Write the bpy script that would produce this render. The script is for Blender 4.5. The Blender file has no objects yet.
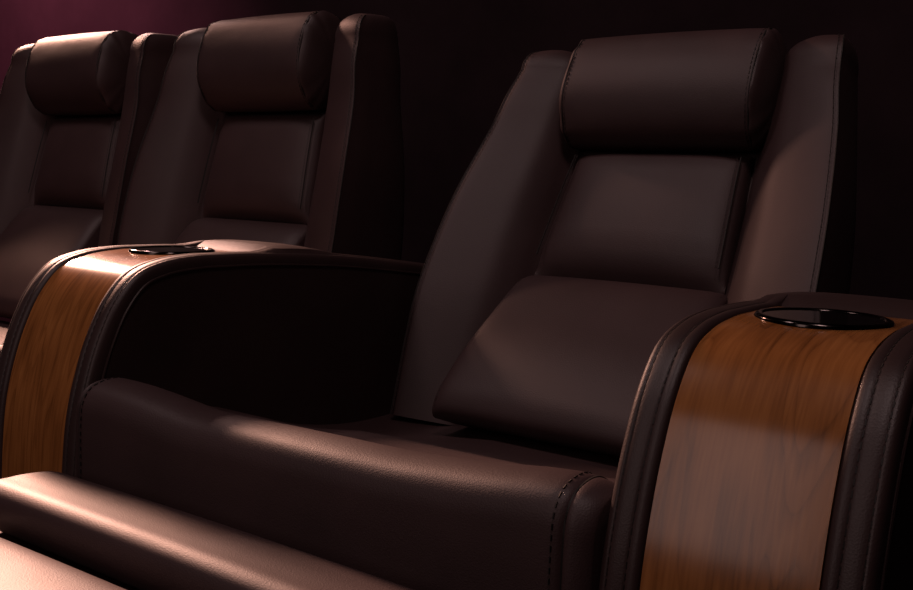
import bpy, bmesh, math, random
from mathutils import Vector, Matrix
random.seed(4)
S = bpy.context.scene
COL = S.collection
PI = math.pi

# ------------------------------------------------------------------ materials
def nt(name):
    m = bpy.data.materials.new(name); m.use_nodes = True
    n = m.node_tree.nodes; l = m.node_tree.links
    return m, n, l, n['Principled BSDF']

def leather(name, base=(0.043, 0.0222, 0.0228), rough=0.54, grain=0.16, spec=0.5):
    m, n, l, b = nt(name)
    tc = n.new('ShaderNodeTexCoord')
    vo = n.new('ShaderNodeTexVoronoi'); vo.inputs['Scale'].default_value = 800
    l.new(tc.outputs['Object'], vo.inputs['Vector'])
    no = n.new('ShaderNodeTexNoise'); no.inputs['Scale'].default_value = 14; no.inputs['Detail'].default_value = 1.5
    l.new(tc.outputs['Object'], no.inputs['Vector'])
    b1 = n.new('ShaderNodeBump'); b1.inputs['Strength'].default_value = 0.08; b1.inputs['Distance'].default_value = 0.012
    l.new(no.outputs['Fac'], b1.inputs['Height'])
    b2 = n.new('ShaderNodeBump'); b2.inputs['Strength'].default_value = grain; b2.inputs['Distance'].default_value = 0.0007
    l.new(vo.outputs['Distance'], b2.inputs['Height']); l.new(b1.outputs['Normal'], b2.inputs['Normal'])
    l.new(b2.outputs['Normal'], b.inputs['Normal'])
    n2 = n.new('ShaderNodeTexNoise'); n2.inputs['Scale'].default_value = 9; n2.inputs['Detail'].default_value = 6
    l.new(tc.outputs['Object'], n2.inputs['Vector'])
    cr = n.new('ShaderNodeValToRGB')
    cr.color_ramp.elements[0].position = 0.3; cr.color_ramp.elements[1].position = 0.72
    cr.color_ramp.elements[0].color = tuple(c*0.82 for c in base)+(1,)
    cr.color_ramp.elements[1].color = tuple(c*1.16 for c in base)+(1,)
    l.new(n2.outputs['Fac'], cr.inputs['Fac']); l.new(cr.outputs['Color'], b.inputs['Base Color'])
    mr = n.new('ShaderNodeMapRange'); mr.inputs['To Min'].default_value = rough-0.04; mr.inputs['To Max'].default_value = rough+0.05
    l.new(n2.outputs['Fac'], mr.inputs['Value']); l.new(mr.outputs['Result'], b.inputs['Roughness'])
    b.inputs['Specular IOR Level'].default_value = spec
    return m

def plain(name, col, rough=0.5, metal=0.0, spec=0.5):
    m, n, l, b = nt(name)
    b.inputs['Base Color'].default_value = col+(1,)
    b.inputs['Roughness'].default_value = rough; b.inputs['Metallic'].default_value = metal
    b.inputs['Specular IOR Level'].default_value = spec
    return m

def wood(name):
    m, n, l, b = nt(name)
    uv = n.new('ShaderNodeUVMap')
    mp = n.new('ShaderNodeMapping'); mp.inputs['Scale'].default_value = (24, 2.6, 1)
    l.new(uv.outputs['UV'], mp.inputs['Vector'])
    oi = n.new('ShaderNodeObjectInfo')
    ad = n.new('ShaderNodeVectorMath'); ad.operation = 'ADD'
    l.new(mp.outputs['Vector'], ad.inputs[0])
    sc = n.new('ShaderNodeVectorMath'); sc.operation = 'SCALE'; sc.inputs[0].default_value = (7, 13, 5)
    l.new(oi.outputs['Random'], sc.inputs['Scale']); l.new(sc.outputs['Vector'], ad.inputs[1])
    f1 = n.new('ShaderNodeTexNoise'); f1.inputs['Scale'].default_value = 0.9; f1.inputs['Detail'].default_value = 2.5
    f1.inputs['Distortion'].default_value = 0.5
    l.new(ad.outputs['Vector'], f1.inputs['Vector'])
    # contour bands of a stretched noise read as cathedral figure
    mu = n.new('ShaderNodeMath'); mu.operation = 'MULTIPLY'; mu.inputs[1].default_value = 11
    l.new(f1.outputs['Fac'], mu.inputs[0])
    fr = n.new('ShaderNodeMath'); fr.operation = 'FRACT'; l.new(mu.outputs[0], fr.inputs[0])
    rp = n.new('ShaderNodeValToRGB')
    e = rp.color_ramp.elements
    e[0].position = 0.0; e[0].color = (0.0, 0, 0, 1); e[1].position = 1.0; e[1].color = (0.25, .25, .25, 1)
    k = rp.color_ramp.elements.new(0.10); k.color = (0.75, .75, .75, 1)
    k = rp.color_ramp.elements.new(0.55); k.color = (1, 1, 1, 1)
    l.new(fr.outputs[0], rp.inputs['Fac'])
    mp2 = n.new('ShaderNodeMapping'); mp2.inputs['Scale'].default_value = (420, 22, 1)
    l.new(uv.outputs['UV'], mp2.inputs['Vector'])
    f2 = n.new('ShaderNodeTexNoise'); f2.inputs['Scale'].default_value = 1.0; f2.inputs['Detail'].default_value = 4
    l.new(mp2.outputs['Vector'], f2.inputs['Vector'])
    mp3 = n.new('ShaderNodeMapping'); mp3.inputs['Scale'].default_value = (22, 9, 1)
    l.new(uv.outputs['UV'], mp3.inputs['Vector'])
    f3 = n.new('ShaderNodeTexNoise'); f3.inputs['Scale'].default_value = 1.0; f3.inputs['Detail'].default_value = 3
    l.new(mp3.outputs['Vector'], f3.inputs['Vector'])
    a = n.new('ShaderNodeMath'); a.operation = 'MULTIPLY'; a.inputs[1].default_value = 0.20
    l.new(rp.outputs['Color'], a.inputs[0])
    c = n.new('ShaderNodeMath'); c.operation = 'MULTIPLY_ADD'; c.inputs[1].default_value = 0.42
    l.new(f2.outputs['Fac'], c.inputs[0]); l.new(a.outputs[0], c.inputs[2])
    d = n.new('ShaderNodeMath'); d.operation = 'MULTIPLY_ADD'; d.inputs[1].default_value = 0.55
    l.new(f3.outputs['Fac'], d.inputs[0]); l.new(c.outputs[0], d.inputs[2])
    cr = n.new('ShaderNodeValToRGB')
    cr.color_ramp.elements[0].position = 0.32; cr.color_ramp.elements[0].color = (0.105, 0.037, 0.0105, 1)
    cr.color_ramp.elements[1].position = 0.95; cr.color_ramp.elements[1].color = (0.42, 0.175, 0.052, 1)
    k = cr.color_ramp.elements.new(0.62); k.color = (0.27, 0.102, 0.029, 1)
    l.new(d.outputs[0], cr.inputs['Fac']); l.new(cr.outputs['Color'], b.inputs['Base Color'])
    b.inputs['Roughness'].default_value = 0.20
    b.inputs['Specular IOR Level'].default_value = 0.5
    bp = n.new('ShaderNodeBump'); bp.inputs['Strength'].default_value = 0.05; bp.inputs['Distance'].default_value = 0.0005
    l.new(f2.outputs['Fac'], bp.inputs['Height']); l.new(bp.outputs['Normal'], b.inputs['Normal'])
    return m

def fabric(name, base):
    m, n, l, b = nt(name)
    tc = n.new('ShaderNodeTexCoord')
    no = n.new('ShaderNodeTexNoise'); no.inputs['Scale'].default_value = 3.5; no.inputs['Detail'].default_value = 8
    no.inputs['Roughness'].default_value = 0.65
    l.new(tc.outputs['Object'], no.inputs['Vector'])
    cr = n.new('ShaderNodeValToRGB')
    cr.color_ramp.elements[0].position = 0.3; cr.color_ramp.elements[1].position = 0.75
    cr.color_ramp.elements[0].color = tuple(c*0.7 for c in base)+(1,)
    cr.color_ramp.elements[1].color = tuple(c*1.3 for c in base)+(1,)
    l.new(no.outputs['Fac'], cr.inputs['Fac']); l.new(cr.outputs['Color'], b.inputs['Base Color'])
    b.inputs['Roughness'].default_value = 0.95; b.inputs['Specular IOR Level'].default_value = 0.1
    f = n.new('ShaderNodeTexNoise'); f.inputs['Scale'].default_value = 300
    l.new(tc.outputs['Object'], f.inputs['Vector'])
    bp = n.new('ShaderNodeBump'); bp.inputs['Strength'].default_value = 0.2; bp.inputs['Distance'].default_value = 0.001
    l.new(f.outputs['Fac'], bp.inputs['Height']); l.new(bp.outputs['Normal'], b.inputs['Normal'])
    return m

M = dict(
    leather=leather('dark_brown_leather'),
    trim=leather('armrest_leather', (0.034, 0.018, 0.0175), 0.48, 0.14),
    thread=plain('dark_thread', (0.006, 0.0035, 0.003), 0.7),
    wood=wood('figured_walnut'),
    black=plain('gloss_black', (0.004, 0.004, 0.004), 0.08),
    ring=plain('dark_chrome', (0.05, 0.042, 0.04), 0.14, 1.0),
    under=plain('black_cloth', (0.006, 0.005, 0.005), 0.9, 0, 0.2),
    wall=fabric('dark_wall_fabric', (0.022, 0.0125, 0.0150)),
    floor=fabric('dark_carpet', (0.012, 0.008, 0.008)),
    ceil=fabric('dark_ceiling', (0.012, 0.010, 0.010)),
)

# ------------------------------------------------------------------ mesh helpers
def cr_spline(pts, n, closed=False):
    """Catmull-Rom through pts, n samples per span."""
    P = [Vector(p) for p in pts]; N = len(P); out = []
    spans = N if closed else N-1
    for i in range(spans):
        p1, p2 = P[i], P[(i+1) % N]
        p0 = P[(i-1) % N] if (closed or i > 0) else p1*2-p2
        p3 = P[(i+2) % N] if (closed or i < N-2) else p2*2-p1
        # centripetal-ish tangents
        d0 = max((p1-p0).length, 1e-6)**.5; d1 = max((p2-p1).length, 1e-6)**.5; d2 = max((p3-p2).length, 1e-6)**.5
        m1 = ((p1-p0)/d0-(p2-p0)/(d0+d1)+(p2-p1)/d1)*d1
        m2 = ((p2-p1)/d1-(p3-p1)/(d1+d2)+(p3-p2)/d2)*d1
        for k in range(n):
            t = k/n; t2 = t*t; t3 = t2*t
            out.append(p1*(2*t3-3*t2+1)+m1*(t3-2*t2+t)+p2*(-2*t3+3*t2)+m2*(t3-t2))
    if not closed: out.append(P[-1].copy())
    return out

def interp(table, t):
    """piecewise smooth interpolation of rows (t, a, b, ...)"""
    if t <= table[0][0]: return list(table[0][1:])
    if t >= table[-1][0]: return list(table[-1][1:])
    for i in range(len(table)-1):
        a, b = table[i], table[i+1]
        if a[0] <= t <= b[0]:
            p = table[i-1] if i > 0 else None; q = table[i+2] if i+2 < len(table) else None
            h = b[0]-a[0]; u = (t-a[0])/h; res = []
            for k in range(1, len(a)):
                sl = (b[k]-a[k])/h
                m1 = sl if p is None else (b[k]-p[k])/(b[0]-p[0])
                m2 = sl if q is None else (q[k]-a[k])/(q[0]-a[0])
                u2 = u*u; u3 = u2*u
                res.append(a[k]*(2*u3-3*u2+1)+m1*h*(u3-2*u2+u)+b[k]*(-2*u3+3*u2)+m2*h*(u3-u2))
            return res

class MB:
    def __init__(s): s.bm = bmesh.new()
    def loft(s, rings, closed=True, cap=True, flip=False):
        bm = s.bm; V = [[bm.verts.new(p) for p in r] for r in rings]
        n = len(rings[0])
        for i in range(len(rings)-1):
            for j in range(n if closed else n-1):
                k = (j+1) % n
                f = (V[i][j], V[i][k], V[i+1][k], V[i+1][j])
                bm.faces.new(f[::-1] if flip else f)
        if cap and closed:
            bm.faces.new(V[0][::-1] if not flip else V[0]); bm.faces.new(V[-1] if not flip else V[-1][::-1])
        return V
    def box(s, lo, hi, bev=0.0, seg=3):
        r = bmesh.ops.create_cube(s.bm, size=1)
        for v in r['verts']:
            v.co = Vector([lo[i]+(v.co[i]+.5)*(hi[i]-lo[i]) for i in range(3)])
        if bev:
            es = {e for v in r['verts'] for e in v.link_edges}
            bmesh.ops.bevel(s.bm, geom=list(es), offset=bev, segments=seg, affect='EDGES', profile=0.5)
    def tube(s, path, r, sides=6, closed=False):
        P = [Vector(p) for p in path]; N = len(P); rings = []
        ref = Vector((0.31, 0.2, 0.93))
        for i in range(N):
            a = P[(i-1) % N] if (closed or i > 0) else P[i]; b = P[(i+1) % N] if (closed or i < N-1) else P[i]
            t = (b-a).normalized(); u = t.cross(ref)
            if u.length < 1e-3: u = t.cross(Vector((1, 0, 0)))
            u.normalize(); w = t.cross(u)
            rings.append([P[i]+(u*math.cos(2*PI*k/sides)+w*math.sin(2*PI*k/sides))*r for k in range(sides)])
        if closed: rings.append(rings[0])
        s.loft(rings, cap=not closed)
        if closed: bmesh.ops.remove_doubles(s.bm, verts=s.bm.verts, dist=1e-7)
    def dashes(s, path, r=0.0007, on=0.0042, off=0.0022):
        P = [Vector(p) for p in path]
        L = [0]
        for a, b in zip(P, P[1:]): L.append(L[-1]+(b-a).length)
        def at(d):
            for i in range(len(P)-1):
                if L[i+1] >= d: return P[i].lerp(P[i+1], (d-L[i])/max(L[i+1]-L[i], 1e-9))
            return P[-1]
        d = 0
        while d+on < L[-1]:
            s.tube([at(d), at(d+on/2), at(d+on)], r, 4); d += on+off
    def done(s, name, mat, parent=None, T=None, sharp=40, recalc=True):
        bm = s.bm
        if recalc: bmesh.ops.recalc_face_normals(bm, faces=bm.faces)
        for f in bm.faces: f.smooth = True
        me = bpy.data.meshes.new(name); 
        if T is not None: bm.transform(T)
        bm.to_mesh(me); bm.free()
        me.set_sharp_from_angle(angle=math.radians(sharp))
        me.materials.append(mat)
        o = bpy.data.objects.new(name, me); COL.objects.link(o)
        if parent is not None: o.parent = parent
        return o

def tag(o, label=None, cat=None, group=None, kind=None):
    for k, v in (('label', label), ('category', cat), ('group', group), ('kind', kind)):
        if v: o[k] = v

def thing(name, loc, label, cat, group=None):
    o = bpy.data.objects.new(name, None); o.empty_display_size = 0.1
    COL.objects.link(o); o.location = loc; tag(o, label, cat, group); return o

# ------------------------------------------------------------------ layout (metres)
PITCH = 0.6854
X3 = -PITCH/2; X2 = -1.5*PITCH; X1 = X2-0.507
YO = 0.20                       # root Empties stand at y = YO

# ------------------------------------------------------------------ recliner
# the back is described upright; the reclined chair turns and shifts it
WING = [  # z, y_seam, half width, panel y, rear y
    (0.38, 0.330, 0.243, 0.400, 0.525),
    (0.52, 0.342, 0.246, 0.425, 0.535),
    (0.586, 0.358, 0.246, 0.440, 0.543),
    (0.681, 0.388, 0.240, 0.470, 0.553),
    (0.777, 0.426, 0.227, 0.494, 0.561),
    (0.830, 0.440, 0.218, 0.508, 0.573),
    (0.868, 0.456, 0.212, 0.516, 0.575)]
ZT = 0.868
def wing_ring(z, sx):
    ys, h, yi, yr = interp(WING, z)
    hi = 0.121
    A = Vector((hi, yi+.008, z)); B = Vector((h, ys+.0055, z))
    d = (B-A); n = Vector((d.y, -d.x, 0)).normalized()
    if n.y > 0: n = -n
    def on(t, b): return A+d*t+n*b
    front = cr_spline([(hi-.004, yi+.024, z), A, on(.09, .0055), on(.24, .0150), on(.44, .0215), on(.65, .0180), on(.84, .0110), on(.955, .0046), B], 5)
    side = cr_spline([B, (h+.003, ys+(yr-ys)*.3, z), (h+.001, ys+(yr-ys)*.7, z), (h-.012, yr-.006, z), (h-.03, yr, z),
                      (hi-.004, yr+.002, z)], 5)
    pts = front+side[1:]
    back = [pts[-1].lerp(pts[0], k/4) for k in (1, 2, 3)]
    pts = pts+back
    return [Vector((p.x*sx, p.y, p.z)) for p in pts], Vector((h*sx, ys+.0055, z))

def build_recliner(xc, label, recline=None, footrest=True, group=None):
    root = thing('recliner', (xc, YO, 0), label, 'recliner', group)
    I = Matrix.Translation((0, -YO, 0))
    if recline:
        ang, piv, new = recline
        # turn about the x axis through the foot of the back panel
        T = I @ Matrix.Translation((0, new[0], new[1])) @ Matrix.Rotation(-ang, 4, 'X') @ Matrix.Translation((0, -piv[0], -piv[1]))
    else: T = I
    NS = I @ (Matrix.Identity(4) if footrest else Matrix.Diagonal((.955, 1, 1, 1)))   # the pair at left is a little narrower
    leather_m, th = M['leather'], M['thread']
    # --- wings
    for sx in (-1, 1):
        m = MB(); rings = []; seam = []
        zs = [0.38+(ZT-0.38)*k/34 for k in range(35)]
        for z in zs:
            r, s = wing_ring(z, sx); rings.append(r); seam.append(s)
        base, sb = wing_ring(ZT, sx)
        c = Vector((sx*.176, .535, 0))
        for a in (8, 16, 25, 34, 44, 54, 64, 73, 81, 86):
            a = math.radians(a); f = .30+.70*math.cos(a)**.75; fx = .40+.60*math.cos(a)**.5; dz = .040*math.sin(a)
            rr = []
            for p in base:
                g = max(0, min(1, (abs(p.x)-.121)/.09))
                hump = interp([(0, .80), (.55, 1.0), (1, .95)], g)[0]
                rr.append(Vector((c.x+(p.x-c.x)*fx, c.y+(p.y-c.y)*f, ZT+dz*hump)))
            rings.append(rr)
            if a < 1.2: seam.append(Vector((c.x+(sb.x-c.x)*fx, c.y+(sb.y-c.y)*f, ZT+dz*.95)))
        m.loft(rings, flip=(sx < 0))
        w = m.done('wing_bolster', leather_m, root, T, sharp=50)
        s = MB()
        sp = [p+Vector((sx*.0004, -.0002, 0)) for p in seam]
        s.tube(sp, 0.0009, 5)
        s.done('seam', th, w, T)
        s = MB(); s.dashes([p+Vector((-sx*.0045, -.0030, 0)) for p in seam], .0006); s.done('stitching', th, w, T)
    # --- back shell between the wings
    m = MB(); rings = []
    for k in range(25):
        z = 0.36+(0.875-0.36)*k/24
        ys, h, yi, yr = interp(WING, z)
        y0 = yi+.012; y1 = max(yr, yi+.03)+.006
        hw = .13
        rings.append([Vector(p) for p in ((-hw, y0, z), (-hw*.4, y0, z), (hw*.4, y0, z), (hw, y0, z), (hw, y1, z), (hw*.4, y1+.006, z), (-hw*.4, y1+.006, z), (-hw, y1, z))])
    m.loft(rings); m.done('back_shell', leather_m, root, T, sharp=35)
    # --- back panel (pad between the wings)
    m = MB(); rings = []
    NX = 20
    p0 = Vector((0, .4235, .5865)); p1 = Vector((0, .479, .763)); up = (p1-p0); Ln = up.length; up.normalize()
    nrm = Vector((0, -up.z, up.y))
    tt = [0, .012, .03, .06, .1, .2, .35, .5, .65, .8, .9, .94, .97, .988, 1]
    for t in tt:
        hw = .1265-.011*t
        edge = min(t/.20, (1-t)/.09, 1); rb = 1-(1-edge)**2
        # ring around the pad at this height: front bulge then flat back
        fr = []
        for k in range(NX+1):
            a = -1+2*k/NX
            u = math.copysign(1-(1-abs(a))**1.7, a)
            e = (1-abs(u)**5)**.5
            d = (-.008+.028*rb)*e+.007*(1-u*u)*math.sin(PI*min(1, t))*rb
            fr.append(Vector((u*hw, 0, 0))+p0+up*(t*Ln)+nrm*(d-.012))
        bk = [Vector((hw, 0, 0))+p0+up*(t*Ln)-nrm*.03, Vector((-hw, 0, 0))+p0+up*(t*Ln)-nrm*.03]
        rings.append(fr+bk)
    m.loft(rings)
    pan = m.done('back_panel', leather_m, root, T, sharp=60)
    for sx in (-1, 1):
        s = MB()
        pth = [Vector((sx*(.1215-.011*t), 0, 0))+p0+up*(t*Ln)+nrm*(.0070+.0015*math.sin(PI*t)) for t in [.12+.8*k/20 for k in range(21)]]
        s.tube(pth, .0010, 5)
        s.done('seam', th, pan, T); s = MB()
        s.dashes([p+Vector((-sx*.004, 0, 0))+nrm*.0016 for p in pth], .0005, .0035, .002)
        s.done('stitching', th, pan, T)
    # --- headrest roll
    prof = [(.457, .903), (.475, .9125), (.500, .914), (.530, .905), (.548, .880), (.548, .845), (.535, .800), (.505, .770),
            (.480, .762), (.458, .767), (.440, .786), (.4295, .820), (.4325, .852), (.442, .879)]
    base = cr_spline([Vector((0, a, b)) for a, b in prof], 4, closed=True)
    cen = Vector((0, .492, .838))
    xs = [(-.1405, .30), (-.139, .48), (-.1365, .66), (-.1335, .80), (-.1300, .90), (-.1265, .960), (-.124, .984), (-.1228, .975), (-.1212, .986), (-.117, .995), (-.10, 1.0), (-.05, 1.012)]
    xs = xs+[(0, 1.016)]+[(-a, b) for a, b in xs[::-1]]
    m = MB(); rings = []
    for x, f in xs:
        ring = []
        for j, p in enumerate(base):
            a = 2*PI*j/len(base)
            wr = 0
            if abs(x) > .11 and abs(x) < .142: wr = .0016*math.sin(a*9+math.sin(a*3)*2)*(1 if abs(x) > .123 else .4)
            q = cen+(p-cen)*(f+wr/.07)
            ring.append(Vector((x, q.y, q.z)))
        rings.append(ring)
    m.loft(rings)
    if not footrest: T = T @ Matrix.Diagonal((.945, 1, 1, 1))
    hd = m.done('headrest', leather_m, root, T, sharp=70)
    for sx in (-1, 1):
        s = MB()
        lp = [Vector((sx*.1229, cen.y+(p.y-cen.y)*.981, cen.z+(p.z-cen.z)*.981)) for p in base]
        s.tube(lp, .0010, 5, closed=True); s.done('seam', th, hd, T); s = MB()
        lp = [Vector((sx*.1195, cen.y+(p.y-cen.y)*.9945, cen.z+(p.z-cen.z)*.9945)) for p in base]
        s.dashes(lp+[lp[0]], .0006, .004, .0025)
        s.done('stitching', th, hd, T)
    if not footrest: T = I
    # --- lumbar cushion
    prof = [(.470, .584), (.430, .5835), (.416, .579), (.398, .566), (.356, .522), (.318, .481), (.291, .444), (.2765, .420), (.2740, .402), (.290, .390), (.47, .385)]
    m = MB(); rings = []
    for k in range(29):
        a = -1+2*k/28; u = math.copysign(1-(1-abs(a))**1.8, a)
        e = (1-abs(u)**14)**.5
        b = 1-u*u*.8
        pts = []
        for i, (y, z) in enumerate(prof):
            if 0 < i < 9:
                # push along the outward direction
                n = Vector((-.75, .65))
                d = .009*b*math.sin(PI*min(1, max(0, (i-.5)/8)))-.012*(1-e)
                pts.append(Vector((0, y+n.x*d, z+n.y*d)))
            else: pts.append(Vector((0, y, z)))
        c = cr_spline(pts, 4)
        rings.append([Vector((u*(.136+.006*min(1, max(0, (.58-p.z)/.15))), p.y, p.z)) for p in c])
    m.loft(rings)
    lum = m.done('lumbar_cushion', leather_m, root, T, sharp=60)
    for sx in (-1, 1):
        s = MB()
        c = cr_spline([Vector((sx*(.1345+.006*min(1, (.58-z)/.15)), y+.75*.0095, z-.65*.0095)) for y, z in prof[2:9]], 5)
        s.tube(c, .0011, 5); s.done('seam', th, lum, T); s = MB()
        s.dashes([p+Vector((-sx*.005, -.0055, .0045)) for p in c], .0005)
        s.done('stitching', th, lum, T)
    # --- seat cushion
    def ridge(x):  # height change of the front roll across the seat
        t = [(-.262, .001), (-.250, .002), (-.205, .001), (-.162, -.003), (-.116, -.0075), (-.039, -.0055), (.034, -.004), (.092, -.003), (.166, .003), (.231, .010), (.262, .006)]
        return interp(t, x)[0]
    seatp = [(.30, .33), (-.15, .33), (-.183, .345), (-.187, .38), (-.184, .43), (-.1815, .466), (-.178, .4845), (-.169, .4955), (-.154, .4998), (-.136, .4985), (-.122, .491),
             (-.110, .480), (-.101, .4715), (-.088, .468), (-.068, .4685), (-.035, .463), (.02, .442), (.10, .411), (.20, .388), (.30, .38)]
    xs = [-.2632, -.2625, -.2612, -.2598, -.2585, -.2575, -.2565, -.254, -.248, -.24, -.228, -.21, -.18, -.155, -.125, -.095, -.06, -.03, 0,
          .03, .06, .095, .125, .155, .18, .21, .23, .2395, .2425, .2435, .2445, .2465, .251, .2555, .259, .2615, .2625]
    m = MB(); rings = []
    def seat_pt(x, i, y, z):
        sm = .2575 if x < 0 else .2435
        e = max(0, (abs(x)-sm)/(.2633-sm)); ins = 1-math.sqrt(max(0, 1-min(1, e)**2.2))
        w = max(0, min(1, (z-.40)/.08))
        zz = z+ridge(x)*w*(1 if y < -.06 else max(0, 1-(y+.06)/.2))
        if y > -.105: zz -= .014*max(0, min(1, (-x-.06)/.12))
        g = -.0030*math.exp(-((abs(x)-sm)/.0014)**2)
        sh = -(.011 if x > 0 else .005)*ins+g
        cy, cz = .05, .40
        d = Vector((y-cy, zz-cz))
        L = d.length
        if i in (0, 1) or z < .34: return Vector((x, y, z))
        d = d*(1+sh/L)
        return Vector((x, cy+d.x, cz+d.y))
    for x in xs:
        c = cr_spline([seat_pt(x, i, y, z) for i, (y, z) in enumerate(seatp)], 4)
        rings.append(c)
    m.loft(rings)
    seat = m.done('seat_cushion', leather_m, root, NS, sharp=60)
    for sx in (-1, 1):
        s = MB()
        c = cr_spline([seat_pt(sx*(.2435 if sx > 0 else .2575), i, y, z) for i, (y, z) in enumerate(seatp)][2:13], 5)
        s.tube(c, .0011, 5); s.done('seam', th, seat, NS); s = MB()
        cc = cr_spline([seat_pt(sx*(.2365 if sx > 0 else .2515), i, y, z) for i, (y, z) in enumerate(seatp)][2:13], 5)
        ctr = Vector((0, .05, .40))
        s.dashes([p+Vector((0, p.y-.05, p.z-.40)).normalized()*.0006 for p in cc], .0006, .004, .003)
        s.done('stitching', th, seat, NS)
    # --- base under the seat
    m = MB(); m.box((-.235, -.12, .03), (.235, .46, .335), .008); 
    m.done('base', M['under'], root, I)
    for fx in (-.2, .2):
        for fy in (-.09, .43):
            m = MB()
            m.loft([[Vector((fx+r*math.cos(2*PI*k/16), fy+r*math.sin(2*PI*k/16), z)) for k in range(16)] for r, z in ((.016, 0), (.018, .004), (.018, .016), (.013, .031))])
            m.done('foot', M['under'], root, I)
    # --- footrest
    def pad(prof, hw, name, tilt=0):
        m = MB(); rings = []
        c = Vector((sum(p[0] for p in prof)/len(prof), sum(p[1] for p in prof)/len(prof)))
        b0 = cr_spline([Vector((0, a, b)) for a, b in prof], 5, closed=True)
        for k in range(41):
            a = -1+2*k/40; u = math.copysign(1-(1-abs(a))**1.9, a)
            e = max(0, (abs(u)-.93)/.07); f = 1-.42*(1-math.sqrt(max(0, 1-e*e)))
            bl = .0025*(1-u*u)
            rings.append([Vector((u*hw, c.x+(p.y-c.x)*f, c.y+(p.z-c.y)*f+(bl if p.z > c.y else 0))) for p in b0])
        m.loft(rings)
        return m.done(name, leather_m, root, I, sharp=60)
    if footrest:
        pad([(-.194, .408), (-.1985, .4215), (-.208, .4295), (-.230, .4345), (-.252, .4365), (-.266, .4370), (-.2752, .4325), (-.279, .424), (-.2785, .410), (-.270, .398), (-.235, .392), (-.200, .395)], .266, 'footrest_pad')
        pad([(-.287, .398), (-.292, .4085), (-.306, .4165), (-.330, .421), (-.375, .422), (-.410, .420), (-.432, .411), (-.440, .395), (-.425, .378), (-.36, .374), (-.30, .378)], .266, 'footrest_pad')
        m = MB(); m.box((-.262, -.40, .372), (.262, -.20, .392), .004); m.done('footrest_flap', leather_m, root, I)
        for sx in (-1, 1):
            m = MB(); m.tube([(sx*.17, -.10, .325), (sx*.17, -.20, .367), (sx*.17, -.36, .366)], .007, 8)
            m.done('footrest_arm', M['black'], root, I)
    else:
        pad([(-.130, .06), (-.150, .05), (-.170, .06), (-.182, .10), (-.186, .19), (-.184, .28), (-.174, .318), (-.155, .328), (-.135, .318), (-.125, .19)], .243, 'footrest_pad')
    return root

REC = (math.radians(15.8), (.427, .587), (.391, .551))
build_recliner(X3, 'dark brown leather recliner leaning back with raised footrest, between two wood-topped armrests', REC, True, 'recliners in the row')
build_recliner(X2, 'upright dark leather recliner second from left, right behind the brightly lit armrest', None, False, 'recliners in the row')
build_recliner(X1, 'dark leather recliner cut by left edge, with bright light on top of its headrest', None, False, 'recliners in the row')

# ------------------------------------------------------------------ armrest consoles
APROF = [(-.195, .03), (-.191, .20), (-.186, .33), (-.178, .415), (-.170, .465), (-.1585, .503), (-.1445, .536), (-.125, .568), (-.100, .591), (-.070, .5995), (-.030, .6015),
         (.0, .600), (.060, .5955), (.180, .581), (.310, .559), (.46, .53)]
prof_pts = cr_spline([Vector((0, a, b)) for a, b in APROF], 8)
plen = [0]
for a, b in zip(prof_pts, prof_pts[1:]): plen.append(plen[-1]+(b-a).length)
def pnorm(i):
    a = prof_pts[max(0, i-1)]; b = prof_pts[min(len(prof_pts)-1, i+1)]
    t = (b-a).normalized(); return Vector((0, -t.z, t.y)) if True else None
# outward normal: profile runs up the front then rearwards along the top
PN = [pnorm(i) for i in range(len(prof_pts))]
CUP_Y = 0.0
WOOD_END_Y = 0.062
def boolean_cut(o, cutter):
    md = o.modifiers.new('hole', 'BOOLEAN'); md.operation = 'DIFFERENCE'; md.object = cutter; md.solver = 'EXACT'
    dg = bpy.context.evaluated_depsgraph_get()
    me = bpy.data.meshes.new_from_object(o.evaluated_get(dg), preserve_all_data_layers=True, depsgraph=dg)
    o.modifiers.clear(); old = o.data; o.data = me; me.name = o.name; bpy.data.meshes.remove(old)

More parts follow.
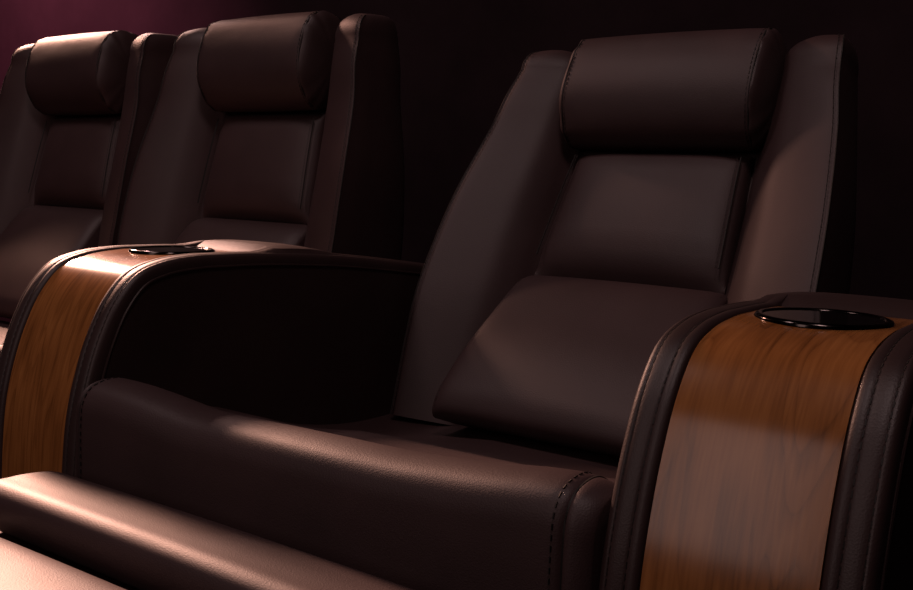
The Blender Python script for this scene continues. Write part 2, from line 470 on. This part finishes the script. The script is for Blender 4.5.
def build_armrest(xc, label):
    root = thing('armrest', (xc, YO, 0), label, 'armrest', 'armrests in the row')
    I = Matrix.Translation((0, -YO, 0))
    HW = .079
    # cross-section: (x, offset along the outward normal)
    half = [(.0790, -.012), (.0788, -.006), (.0778, -.0015), (.0760, .0010), (.0740, .0020), (.0728, .0021), (.0720, .0017), (.0712, .0022), (.0680, .0026), (.0620, .0025), (.0608, .0021),
            (.0600, .0017), (.0592, .0022), (.0560, .0026), (.0530, .0018), (.0514, -.0005), (.0510, -.005)]
    cs = [(-x, o) for x, o in half]+[(x, o) for x, o in half[::-1]]
    m = MB(); rings = []
    # the leather covers the whole width behind the wood
    for i, p in enumerate(prof_pts):
        t = max(0, min(1, (p.y-WOOD_END_Y)/.02)) if p.z > .5 else 0
        # where the wood strip ends the middle rises into a padded top
        ring = []
        hump = .0075*math.sin(PI*min(1, max(0, (p.y-WOOD_END_Y)/.12)))**.7 if (p.z > .5 and p.y > WOOD_END_Y) else 0
        for x, o in cs:
            pad = .004+hump*(1-(x/.079)**4)
            oo = o*(1-t)+(o if abs(x) > .073 else max(o, pad if abs(x) < .07 else o))*t
            ring.append(p+PN[i]*oo+Vector((x, 0, 0)))
        n = len(cs)
        # add a flat middle
        mid = []
        for k in range(1, 6):
            x = -.0510+.1020*k/6
            mid.append(p+PN[i]*((-.005)*(1-t)+(.004+hump*(1-(x/.079)**4))*t)+Vector((x, 0, 0)))
        ring = ring[:n//2]+mid+ring[n//2:]
        rings.append(ring)
    V = m.loft(rings, closed=False, cap=False)
    # sides and underside
    bm = m.bm
    side_l = [v[0] for v in V]; side_r = [v[-1] for v in V]
    def low(v, y, z): return bm.verts.new((v.co.x, y, z))
    L0 = low(side_l[0], .46, .03); R0 = low(side_r[0], .46, .03)
    bm.faces.new(side_l+[L0]); bm.faces.new((side_r+[R0])[::-1])
    bm.faces.new(V[-1]+[R0, L0]); bm.faces.new(V[0][::-1]+[L0, R0])
    body = m.done('leather_body', M['trim'], root, I, sharp=45)
    # wood strip
    m = MB(); top = []; n0 = None
    idx = [i for i, p in enumerate(prof_pts) if (p.z < .55 or p.y < WOOD_END_Y)]
    uvs = {}
    NXW = 14
    rings = []
    for i in idx:
        r = []
        for k in range(NXW+1):
            x = -.0505+.101*k/NXW
            r.append(prof_pts[i]+PN[i]*.0002+Vector((x, 0, 0)))
        for k in range(NXW+1):
            x = .0505-.101*k/NXW
            r.append(prof_pts[i]+PN[i]*(-.0042)+Vector((x, 0, 0)))
        rings.append(r)
    V = m.loft(rings)
    lay = m.bm.loops.layers.uv.new('UVMap')
    vi = {}
    for a, i in enumerate(idx):
        for k, v in enumerate(V[a]): vi[v] = (v.co.x, plen[i])
    for f in m.bm.faces:
        for lp in f.loops: lp[lay].uv = vi[lp.vert]
    wd = m.done('wood_inlay', M['wood'], root, I, sharp=50)
    # cup well
    zt = .600
    ax = Vector((0, .0, 1)); 
    tilt = Matrix.Rotation(math.radians(-3.0), 4, 'X')
    Tc = I @ Matrix.Translation((0, CUP_Y, zt)) @ tilt
    c = MB()
    c.loft([[Vector((.0405*math.cos(2*PI*k/64), .0405*math.sin(2*PI*k/64), z)) for k in range(64)] for z in (-.0785, .06)])
    cut = c.done('cutter', M['black'], root, Tc)
    bpy.context.view_layer.update()
    boolean_cut(wd, cut); boolean_cut(body, cut)
    bpy.data.objects.remove(cut)
    cup = MB()
    pr = [(.0402, .002), (.0395, -.002), (.0385, -.01), (.036, -.045), (.0335, -.068), (.029, -.074), (.02, -.0755), (.004, -.0755)]
    pr2 = [(.006, -.0775), (.03, -.0765), (.036, -.070), (.0385, -.045), (.0403, -.01), (.0404, .0)]
    ring = lambda r, z: [Vector((r*math.cos(2*PI*k/64), r*math.sin(2*PI*k/64), z)) for k in range(64)]
    cup.loft([ring(r, z) for r, z in pr+pr2])
    cp = cup.done('cup_holder', M['black'], root, Tc, sharp=50)
    rim = MB()
    rp = [(.0388, .0004), (.0390, .0018), (.0402, .0029), (.0425, .0031), (.0443, .0024), (.0452, .0011), (.0453, -.0002), (.0388, -.0002)]
    rim.loft([ring(r, z) for r, z in rp]+[ring(*rp[0])], cap=False)
    bmesh.ops.remove_doubles(rim.bm, verts=rim.bm.verts, dist=1e-6)
    rim.done('rim', M['ring'], cp, Tc, sharp=60)
    # stitching lines and edge welt
    for sx in (-1, 1):
        for x, o in ((.0600, .0018), (.0720, .0017)):
            s = MB(); s.dashes([p+PN[i]*o+Vector((sx*x, 0, 0)) for i, p in enumerate(prof_pts) if p.z > .25], .0006, .0042, .0026)
            s.done('stitching', M['thread'], body, I)
    for sx in (-1, 1):
        s = MB(); s.tube([p+PN[i]*-.0105+Vector((sx*.0790, 0, 0)) for i, p in enumerate(prof_pts)], .0014, 6)
        s.done('piping', M['trim'], body, I)
    return root

build_armrest(-PITCH, 'wood-inlaid leather armrest left of the reclined chair, its top brightly lit')
build_armrest(0.0, 'nearest wood-inlaid leather armrest with open cup holder, at right of the reclined chair')

# ------------------------------------------------------------------ room
def plane(name, pts, mat):
    m = MB(); m.bm.faces.new([m.bm.verts.new(p) for p in pts])
    o = m.done(name, mat, recalc=False); tag(o, kind='structure'); return o
plane('floor', [(-4.2, -3.2, 0), (2.2, -3.2, 0), (2.2, 1.25, 0), (-4.2, 1.25, 0)], M['floor'])
plane('wall_back', [(-4.2, 1.25, 0), (2.2, 1.25, 0), (2.2, 1.25, 3.0), (-4.2, 1.25, 3.0)], M['wall'])
plane('ceiling', [(-4.2, -3.2, 3.0), (-4.2, 1.25, 3.0), (2.2, 1.25, 3.0), (2.2, -3.2, 3.0)], M['ceil'])

# ------------------------------------------------------------------ lights
def look(o, target):
    d = Vector(target)-o.location; o.rotation_euler = d.to_track_quat('-Z', 'Y').to_euler()
def area(name, loc, target, sx, sy, e, col, spread=180):
    L = bpy.data.lights.new(name, 'AREA'); L.shape = 'RECTANGLE'; L.size = sx; L.size_y = sy; L.energy = e; L.color = col
    L.spread = math.radians(spread)
    o = bpy.data.objects.new(name, L); COL.objects.link(o); o.location = loc; look(o, target); return o
def spot(name, loc, target, e, col, ang, blend, size):
    L = bpy.data.lights.new(name, 'SPOT'); L.energy = e; L.color = col; L.spot_size = math.radians(ang); L.spot_blend = blend
    L.shadow_soft_size = size
    o = bpy.data.objects.new(name, L); COL.objects.link(o); o.location = loc; look(o, target); return o
spot('left_spot_light', (-2.4, .60, 1.42), (-.93, -.30, .42), 520, (1.0, .52, .38), 43, 1.0, .16)
spot('left_spot_light', (-2.25, .92, 1.62), (-1.62, .50, .92), 60, (1.0, .58, .50), 36, 1.0, .06)  # added spot, no lamp of its own: highlight on the left chair's headrest top
spot('left_spot_light', (-2.3, .62, 1.75), (-.36, .46, .74), 45, (1.0, .50, .38), 19, 1.0, .08)  # added rim spot for warm highlights on the reclined chair's headrest and wings
area('ceiling_light', (.14, -.72, 2.85), (-.3, .1, .6), .36, .5, 9.3, (1.0, .72, .70))
area('ceiling_light', (-1.5, -.6, 2.85), (-1.2, .3, .6), .4, .5, 8.5, (1.0, .72, .70))
area('screen_light', (-.85, -2.3, 1.70), (-.7, .2, .7), .62, 1.7, 5.6, (1.0, .72, .68))
spot('wall_wash_light', (-2.75, .75, 2.3), (-2.75, 1.25, 1.2), 330, (1.0, .27, .42), 76, 1.0, .1)

W = bpy.data.worlds.new('World'); S.world = W; W.use_nodes = True
W.node_tree.nodes['Background'].inputs['Color'].default_value = (.010, .006, .006, 1)
W.node_tree.nodes['Background'].inputs['Strength'].default_value = 0.3

# ------------------------------------------------------------------ camera
cam = bpy.data.cameras.new('camera'); co = bpy.data.objects.new('camera', cam); COL.objects.link(co)
f, yaw, pit = 987.92, .620581, .161827
cam.sensor_fit = 'HORIZONTAL'; cam.sensor_width = 36; cam.lens = f*36/913
cam.clip_start = .02
F = Vector((-math.sin(yaw)*math.cos(pit), math.cos(yaw)*math.cos(pit), -math.sin(pit)))
R = Vector((math.cos(yaw), math.sin(yaw), 0)); U = R.cross(F)
mw = Matrix(((R.x, U.x, -F.x, 0), (R.y, U.y, -F.y, 0), (R.z, U.z, -F.z, 0), (0, 0, 0, 1)))
co.matrix_world = Matrix.Translation((.18212, -.68511, .72550)) @ mw
S.camera = co
S.view_settings.view_transform = 'Standard'; S.view_settings.look = 'None'
S.view_settings.exposure = 0; S.view_settings.gamma = 1; S.view_settings.use_curve_mapping = False
